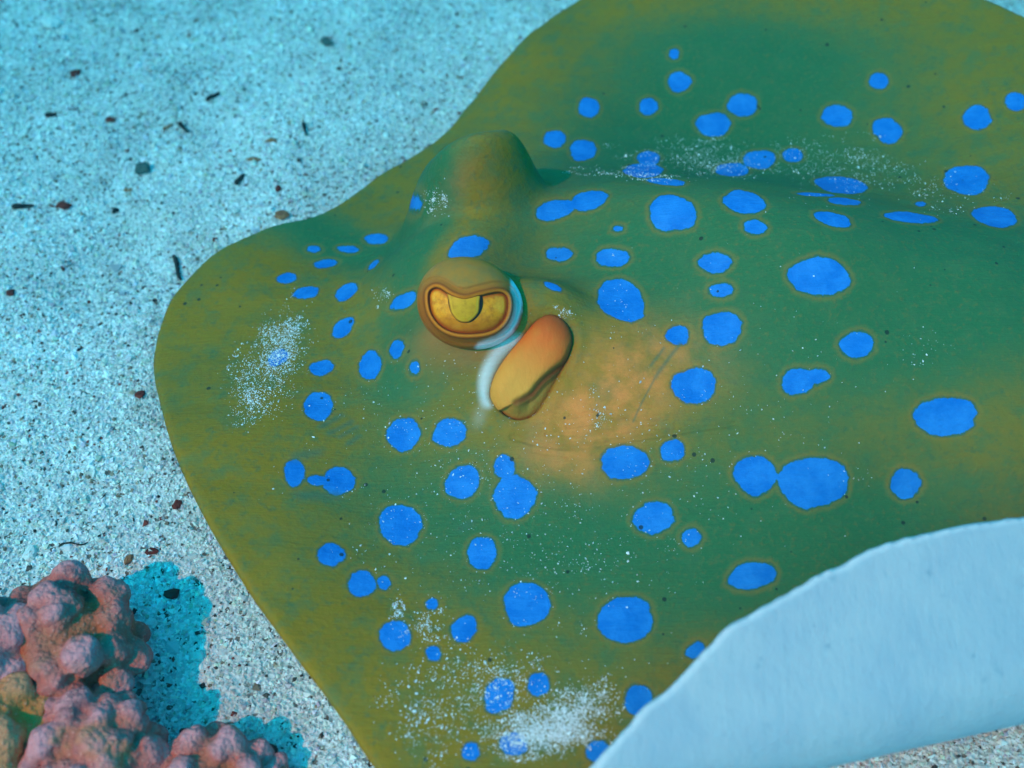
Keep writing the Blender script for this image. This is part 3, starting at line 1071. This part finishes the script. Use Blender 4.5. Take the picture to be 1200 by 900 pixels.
M_black = debris_mat('blackened_plant', (0.012, 0.014, 0.012), (0.05, 0.045, 0.035))
M_red = debris_mat('red_coral_rubble', (0.20, 0.035, 0.02), (0.09, 0.02, 0.015))
M_rust = debris_mat('rusty_shell', (0.36, 0.16, 0.07), (0.22, 0.08, 0.04))
M_grey = debris_mat('grey_algae', (0.05, 0.10, 0.09), (0.10, 0.13, 0.11))
M_shell = debris_mat('white_shell', (0.75, 0.73, 0.68), (0.60, 0.57, 0.52))


def twig(name, px, py, L, wd, ang, mat, label, bend=.2, seg=7):
    """a tapering, bent, round twig lying on the sand; sizes in picture points"""
    m = float(np.linalg.norm(at(px, py, 0) - CAM) / FPX)
    a = math.radians(ang)
    P = []
    for k in range(seg + 1):
        t = k / seg - .5
        off = bend * L * (math.sin(t * 4.2) * .3 + rng.uniform(-.05, .05))
        P.append(at(px + L * t * math.cos(a) - off * math.sin(a), py + L * t * math.sin(a) + off * math.cos(a), 0.0))
    P = np.array(P)
    P[:, 2] = ground_z(P[:, 0], P[:, 1]) + wd * m * .5 * .55 + .0004
    org = P.mean(0)
    v, f, ns = [], [], 8
    for k, p in enumerate(P):
        tg = P[min(k + 1, seg)] - P[max(k - 1, 0)]
        tg /= np.linalg.norm(tg)
        s = np.cross(tg, (0, 0, 1))
        s /= np.linalg.norm(s)
        u = np.cross(s, tg)
        r = wd * m * .5 * (1 - .45 * k / seg) * rng.uniform(.85, 1.12) * (.55 if k in (0, seg) else 1)
        for j in range(ns):
            w = 2 * math.pi * j / ns
            v.append(p - org + r * (math.cos(w) * s + math.sin(w) * u))
    for k in range(seg):
        for j in range(ns):
            f.append((k * ns + j, k * ns + (j + 1) % ns, (k + 1) * ns + (j + 1) % ns, (k + 1) * ns + j))
    n = len(v)
    v += [P[0] - org, P[-1] - org]
    for j in range(0, ns):
        f.append((n, (j + 1) % ns, j, j))
        f.append((n + 1, seg * ns + j, seg * ns + (j + 1) % ns, seg * ns + (j + 1) % ns))
    me = bpy.data.meshes.new(name)
    me.from_pydata([tuple(x) for x in v], [], [tuple(dict.fromkeys(q)) for q in f])
    me.materials.append(mat)
    for p in me.polygons:
        p.use_smooth = True
    o = bpy.data.objects.new(name, me)
    COL.objects.link(o)
    o.location = org
    return tag(o, label, 'twig' if 'twig' in name else 'fragment', 'bits of debris on the sand')


def chip(name, px, py, a, b, ang, mat, label, cat, hgt=.5):
    """an angular, faceted fragment: half sizes in picture points"""
    m = float(np.linalg.norm(at(px, py, 0) - CAM) / FPX)
    o3 = at(px, py, 0.0)
    o3[2] = ground_z(o3[0], o3[1])
    r = math.radians(-ang)
    v, f = [], []
    ns, nl = 9, 5
    jag = rng.uniform(.72, 1.2, ns)
    for l in range(nl):
        ph = (l / (nl - 1)) * math.pi
        for j in range(ns):
            w = 2 * math.pi * j / ns
            k = math.sin(ph) * jag[j] * rng.uniform(.82, 1.15)
            x, y = a * m * k * math.cos(w), b * m * k * math.sin(w) * 1.15
            v.append((x * math.cos(r) - y * math.sin(r), x * math.sin(r) + y * math.cos(r), hgt * min(a, b) * m * (.7 - math.cos(ph) * rng.uniform(.8, 1.1))))
    for l in range(nl - 1):
        for j in range(ns):
            f.append((l * ns + j, l * ns + (j + 1) % ns, (l + 1) * ns + (j + 1) % ns, (l + 1) * ns + j))
    me = bpy.data.meshes.new(name)
    me.from_pydata(v, [], f)
    me.materials.append(mat)
    o = bpy.data.objects.new(name, me)
    COL.objects.link(o)
    o.location = o3
    return tag(o, label, cat, 'bits of debris on the sand')


twig('twig', 25, 237, 26, 6.5, -6, M_black, 'short straight black twig lying flat beside a reddish rubble chip', .02)
twig('twig', 281, 209, 15, 7, -48, M_black, 'stubby black stick with blunt ends on open sand near the ray margin', .05)
twig('twig', 205, 306, 28, 6, 62, M_black, 'slender bent black twig on the sand close to the snout margin', .35)
twig('twig', 248, 107, 17, 6, -38, M_black, 'tapering dark twig slanting over the bluish far sand', .3)
twig('twig', 357, 151, 16, 5, 66, M_black, 'thin black splinter beside a rusty arched shell piece', .25)
twig('twig', 213, 142, 15, 6, 20, M_black, 'ragged crooked black bit beside a thin brown splinter', .6)
twig('twig', 194, 139, 13, 4, -35, M_rust, 'thin brown splinter beside a ragged black bit', .3)
twig('twig', 80, 627, 34, 2.6, -22, M_black, 'thin wiry black strand curving on sand above the pink coral', .6)
twig('twig', 218, 852, 22, 6, -10, M_black, 'dark knobbly twig on the sand between coral and ray margin', .5)
twig('twig', 98, 680, 12, 3.5, 100, M_black, 'tiny upright-lying black sliver just above the pink coral top', .4)
chip('rubble_fragment', 85, 78, 6, 6, 0, M_red, 'roundish dark red rubble chip on the far bluish sand', 'fragment')
chip('rubble_fragment', 57, 128, 7, 4, 10, M_black, 'flat blackish pebble on the far bluish sand', 'pebble')
chip('rubble_fragment', 127, 132, 6, 5, 60, M_red, 'angular brownish red chip beside a dark crumb', 'fragment')
chip('rubble_fragment', 71, 233, 8, 6, 30, M_red, 'reddish rubble chip beside a straight black twig', 'fragment')
chip('rubble_fragment', 146, 212, 5, 3, 0, M_rust, 'small orange brown chip near the fuzzy dark clump', 'fragment')
chip('algae_clump', 165, 190, 11, 8, -40, M_grey, 'fuzzy blue grey algae clump half sunk in the sand', 'algae', .8)
chip('algae_clump', 382, 45, 9, 6, 30, M_grey, 'grey green tuft of algae on the far sand', 'algae', .6)
chip('shell_fragment', 318, 165, 8, 4, 0, M_rust, 'arched rusty brown shell piece beside a black splinter', 'shell')
chip('shell_fragment', 297, 184, 9, 3, 5, M_rust, 'thin flat orange shell sliver on open sand', 'shell')
chip('rubble_fragment', 131, 235, 4, 4, 0, M_black, 'small black crumb below the algae clump', 'fragment')
chip('rubble_fragment', 163, 457, 5, 7, 60, M_red, 'dark red oval chip close to the snout margin', 'fragment')
chip('rubble_fragment', 10, 337, 5, 5, 0, M_red, 'round red grain by itself on the open sand', 'fragment')
chip('rubble_fragment', 195, 684, 9, 6, 0, M_red, 'clustered dark red rubble chip near the brown shaded strip', 'fragment', .7)
chip('rubble_fragment', 173, 635, 7, 4, 0, M_red, 'smooth oval wine red chip on the pale sand', 'fragment')
chip('rubble_fragment', 145, 645, 5, 7, 20, M_rust, 'pointed brown triangular chip on the pale sand', 'fragment')
chip('rubble_fragment', 204, 582, 6, 6, 0, M_red, 'red chip lying in the brown shaded strip at the ray margin', 'fragment')
chip('rubble_fragment', 147, 703, 8, 4, 10, M_black, 'dark ragged flake beyond the coral tip', 'fragment')
chip('shell_fragment', 170, 717, 9, 6, -15, M_shell, 'pale cream shell chip with a worn edge', 'shell')
chip('shell_fragment', 226, 760, 8, 6, 20, M_shell, 'chunky white shell bit beside the coral shadow', 'shell')
chip('shell_fragment', 60, 22, 12, 8, 0, M_shell, 'large whitish shell lump on the far bluish sand', 'shell')
chip('shell_fragment', 28, 636, 8, 10, 0, M_shell, 'pale rounded shell lump above the coral', 'shell')
chip('rubble_fragment', 254, 847, 5, 4, 0, M_red, 'little dark red chip beside the knobbly twig', 'fragment')
chip('rubble_fragment', 318, 874, 9, 6, 35, M_red, 'brick red rubble flake near the bottom of the ray margin', 'fragment')
chip('rubble_fragment', 326, 221, 4, 5, 0, M_red, 'small maroon speck near the stubby black stick', 'fragment')
chip('rubble_fragment', 330, 252, 9, 7, -30, M_rust, 'purplish brown rubble bit touching the far disc margin', 'fragment')

# ------------------------------------------------------------------ coral
def coral_material():
    t = NT('pink_coral', .65, .25)
    h = t.attr('tip')
    n = t.noise(160, 4, .6)
    c = t.mix(t.ss(h, .1, .8), (0.42, 0.10, 0.03), (0.56, 0.14, 0.11))
    c = t.mix(t.ss(n, .45, .7, 0, .5), c, (0.46, 0.17, 0.08))
    c = t.mix(t.ss(t.math('ADD', h, t.math('MULTIPLY', t.noise(90, 3), .5)), .95, 1.40, 0, .8), c, (0.74, 0.27, 0.27))
    c = t.mix(t.ss(t.noise(70, 4, .6), .50, .68, 0, .75), c, (0.24, 0.06, 0.055))
    c = t.mix(t.ss(t.noise(48, 3, .6), .54, .70, 0, .7), c, (0.60, 0.19, 0.04))
    c = t.mix(t.attr('gold'), c, (0.55, 0.20, 0.008))
    t.color(c)
    v = t.voronoi(650)
    c2 = t.mix(t.ss(v, .05, .35, .45, 0), c, (0.80, 0.32, 0.24))
    t.color(c2)
    t.bump(t.math('ADD', t.math('MULTIPLY', v, -1.0), t.noise(900, 3)), .0008, .8)
    return t.m


M_coral = coral_material()
coral = empty('coral', at(60, 840, 0.0))
tag(coral, 'pink knobbly branching coral colony on the sand', 'coral')


def coral_branch(name, px, py, z, r, squash, nk, kr, gold=0.0, foot=True):
    m = float(np.linalg.norm(at(px, py, z) - CAM) / FPX)
    c = at(px, py, z)
    R = r * m
    S, K = [], []
    S.append((c, R * .70))
    # stalk down into the base
    if foot:
        base = np.array([c[0] - .006, c[1] - .008, -.004])
        for t in np.linspace(0.15, 1, 6):
            S.append((c * (1 - t) + base * t, R * (.72 - .2 * t)))
    # knobs spread over the head
    ga = math.pi * (3 - math.sqrt(5))
    for k in range(nk):
        zz = 1 - 1.45 * (k + .5) / nk
        rr = math.sqrt(max(0, 1 - zz * zz))
        d = np.array([rr * math.cos(ga * k), rr * math.sin(ga * k), zz]) + rng.normal(0, .10, 3)
        d /= np.linalg.norm(d)
        e = R * rng.uniform(.74, .95) * np.array([1, 1, squash])
        S.append((c + d * e, kr * m * rng.uniform(.8, 1.2)))
        K.append(c + d * e * 1.15)
    # union of spheres, merged with a voxel remesh
    vv, ff, off = [], [], 0
    bmv, bmf = icos
    for p, rad in S:
        vv.append(bmv * rad + p)
        ff.append(bmf + off)
        off += len(bmv)
    tmp = mesh_obj('coral_tmp', np.vstack(vv), np.vstack(ff), M_coral)
    md_ = tmp.modifiers.new('r', 'REMESH')
    md_.mode = 'VOXEL'
    md_.voxel_size = 0.00085
    sm = tmp.modifiers.new('s', 'SMOOTH')
    sm.factor = .5
    sm.iterations = 3
    dg = bpy.context.evaluated_depsgraph_get()
    me = bpy.data.meshes.new_from_object(tmp.evaluated_get(dg))
    tm = tmp.data
    bpy.data.objects.remove(tmp)
    bpy.data.meshes.remove(tm)
    n = len(me.vertices)
    co = np.empty(n * 3, np.float32)
    me.vertices.foreach_get('co', co)
    co = co.reshape(-1, 3).astype(float)
    # polyp-scale lumps
    nn = np.empty(n * 3, np.float32)
    me.vertices.foreach_get('normal', nn)
    nn = nn.reshape(-1, 3)
    lump = vnoise(co[:, 0] + co[:, 2] * .7, co[:, 1] - co[:, 2] * .6, .0019, 4) * .00045 + vnoise(co[:, 0] - co[:, 2], co[:, 1] + co[:, 2], .0042, 5) * .0009
    co = co + nn * lump[:, None]
    me.vertices.foreach_set('co', co.astype(np.float32).ravel())
    q = (co - c) / (R * np.array([1, 1, squash]))
    tip = np.clip((np.linalg.norm(q, axis=1) - .72) / .42, 0, 1.2)
    tip[co[:, 2] < c[2] - R * .9] = 0
    a = me.attributes.new('tip', 'FLOAT', 'POINT')
    a.data.foreach_set('value', tip.astype(np.float32))
    a = me.attributes.new('gold', 'FLOAT', 'POINT')
    a.data.foreach_set('value', np.full(n, gold, np.float32))
    for p in me.polygons:
        p.use_smooth = True
    me.materials.clear()
    me.materials.append(M_coral)
    o = bpy.data.objects.new(name, me)
    COL.objects.link(o)
    o.parent = coral
    o.matrix_parent_inverse = coral.matrix_world.inverted()
    return o


import bmesh
_b = bmesh.new()
bmesh.ops.create_icosphere(_b, subdivisions=3, radius=1)
_b.verts.ensure_lookup_table()
icos = (np.array([v.co[:] for v in _b.verts]), np.array([[v.index for v in f.verts] for f in _b.faces]))
_b.free()

coral_branch('branch', 72, 766, .009, 88, .75, 46, 19)
coral_branch('branch', -26, 775, .013, 66, .85, 38, 20)
coral_branch('branch', 106, 892, .009, 74, .75, 44, 19)
coral_branch('branch', 244, 928, .003, 66, .75, 32, 19)
coral_branch('branch', 4, 868, .011, 62, .9, 34, 19, .6)
coral_branch('branch', 314, 912, .002, 24, .8, 9, 12)

# ------------------------------------------------------------------ water haze
def haze():
    lo, hi = np.array([gx[0] - .5, gy[0] - .5, -1.01]), np.array([gx[-1] + .5, gy[-1] + .5, 0.36])
    v = [(x, y, z) for x in (lo[0], hi[0]) for y in (lo[1], hi[1]) for z in (lo[2], hi[2])]
    f = [(0, 1, 3, 2), (4, 6, 7, 5), (0, 4, 5, 1), (2, 3, 7, 6), (0, 2, 6, 4), (1, 5, 7, 3)]
    me = bpy.data.meshes.new('haze')
    me.from_pydata(v, [], f)
    m = bpy.data.materials.new('sea_water')
    m.use_nodes = True
    n = m.node_tree.nodes
    n.clear()
    vol = n.new('ShaderNodeVolumePrincipled')
    vol.inputs['Color'].default_value = (0.001, 0.010, 0.014, 1)
    vol.inputs['Absorption Color'].default_value = (0.0, 0.62, 0.70, 1)
    vol.inputs['Density'].default_value = 3.4
    out = n.new('ShaderNodeOutputMaterial')
    m.node_tree.links.new(vol.outputs[0], out.inputs['Volume'])
    me.materials.append(m)
    o = bpy.data.objects.new('haze', me)
    COL.objects.link(o)
    tag(o, 'blue green sea water', None, kind='stuff')


haze()
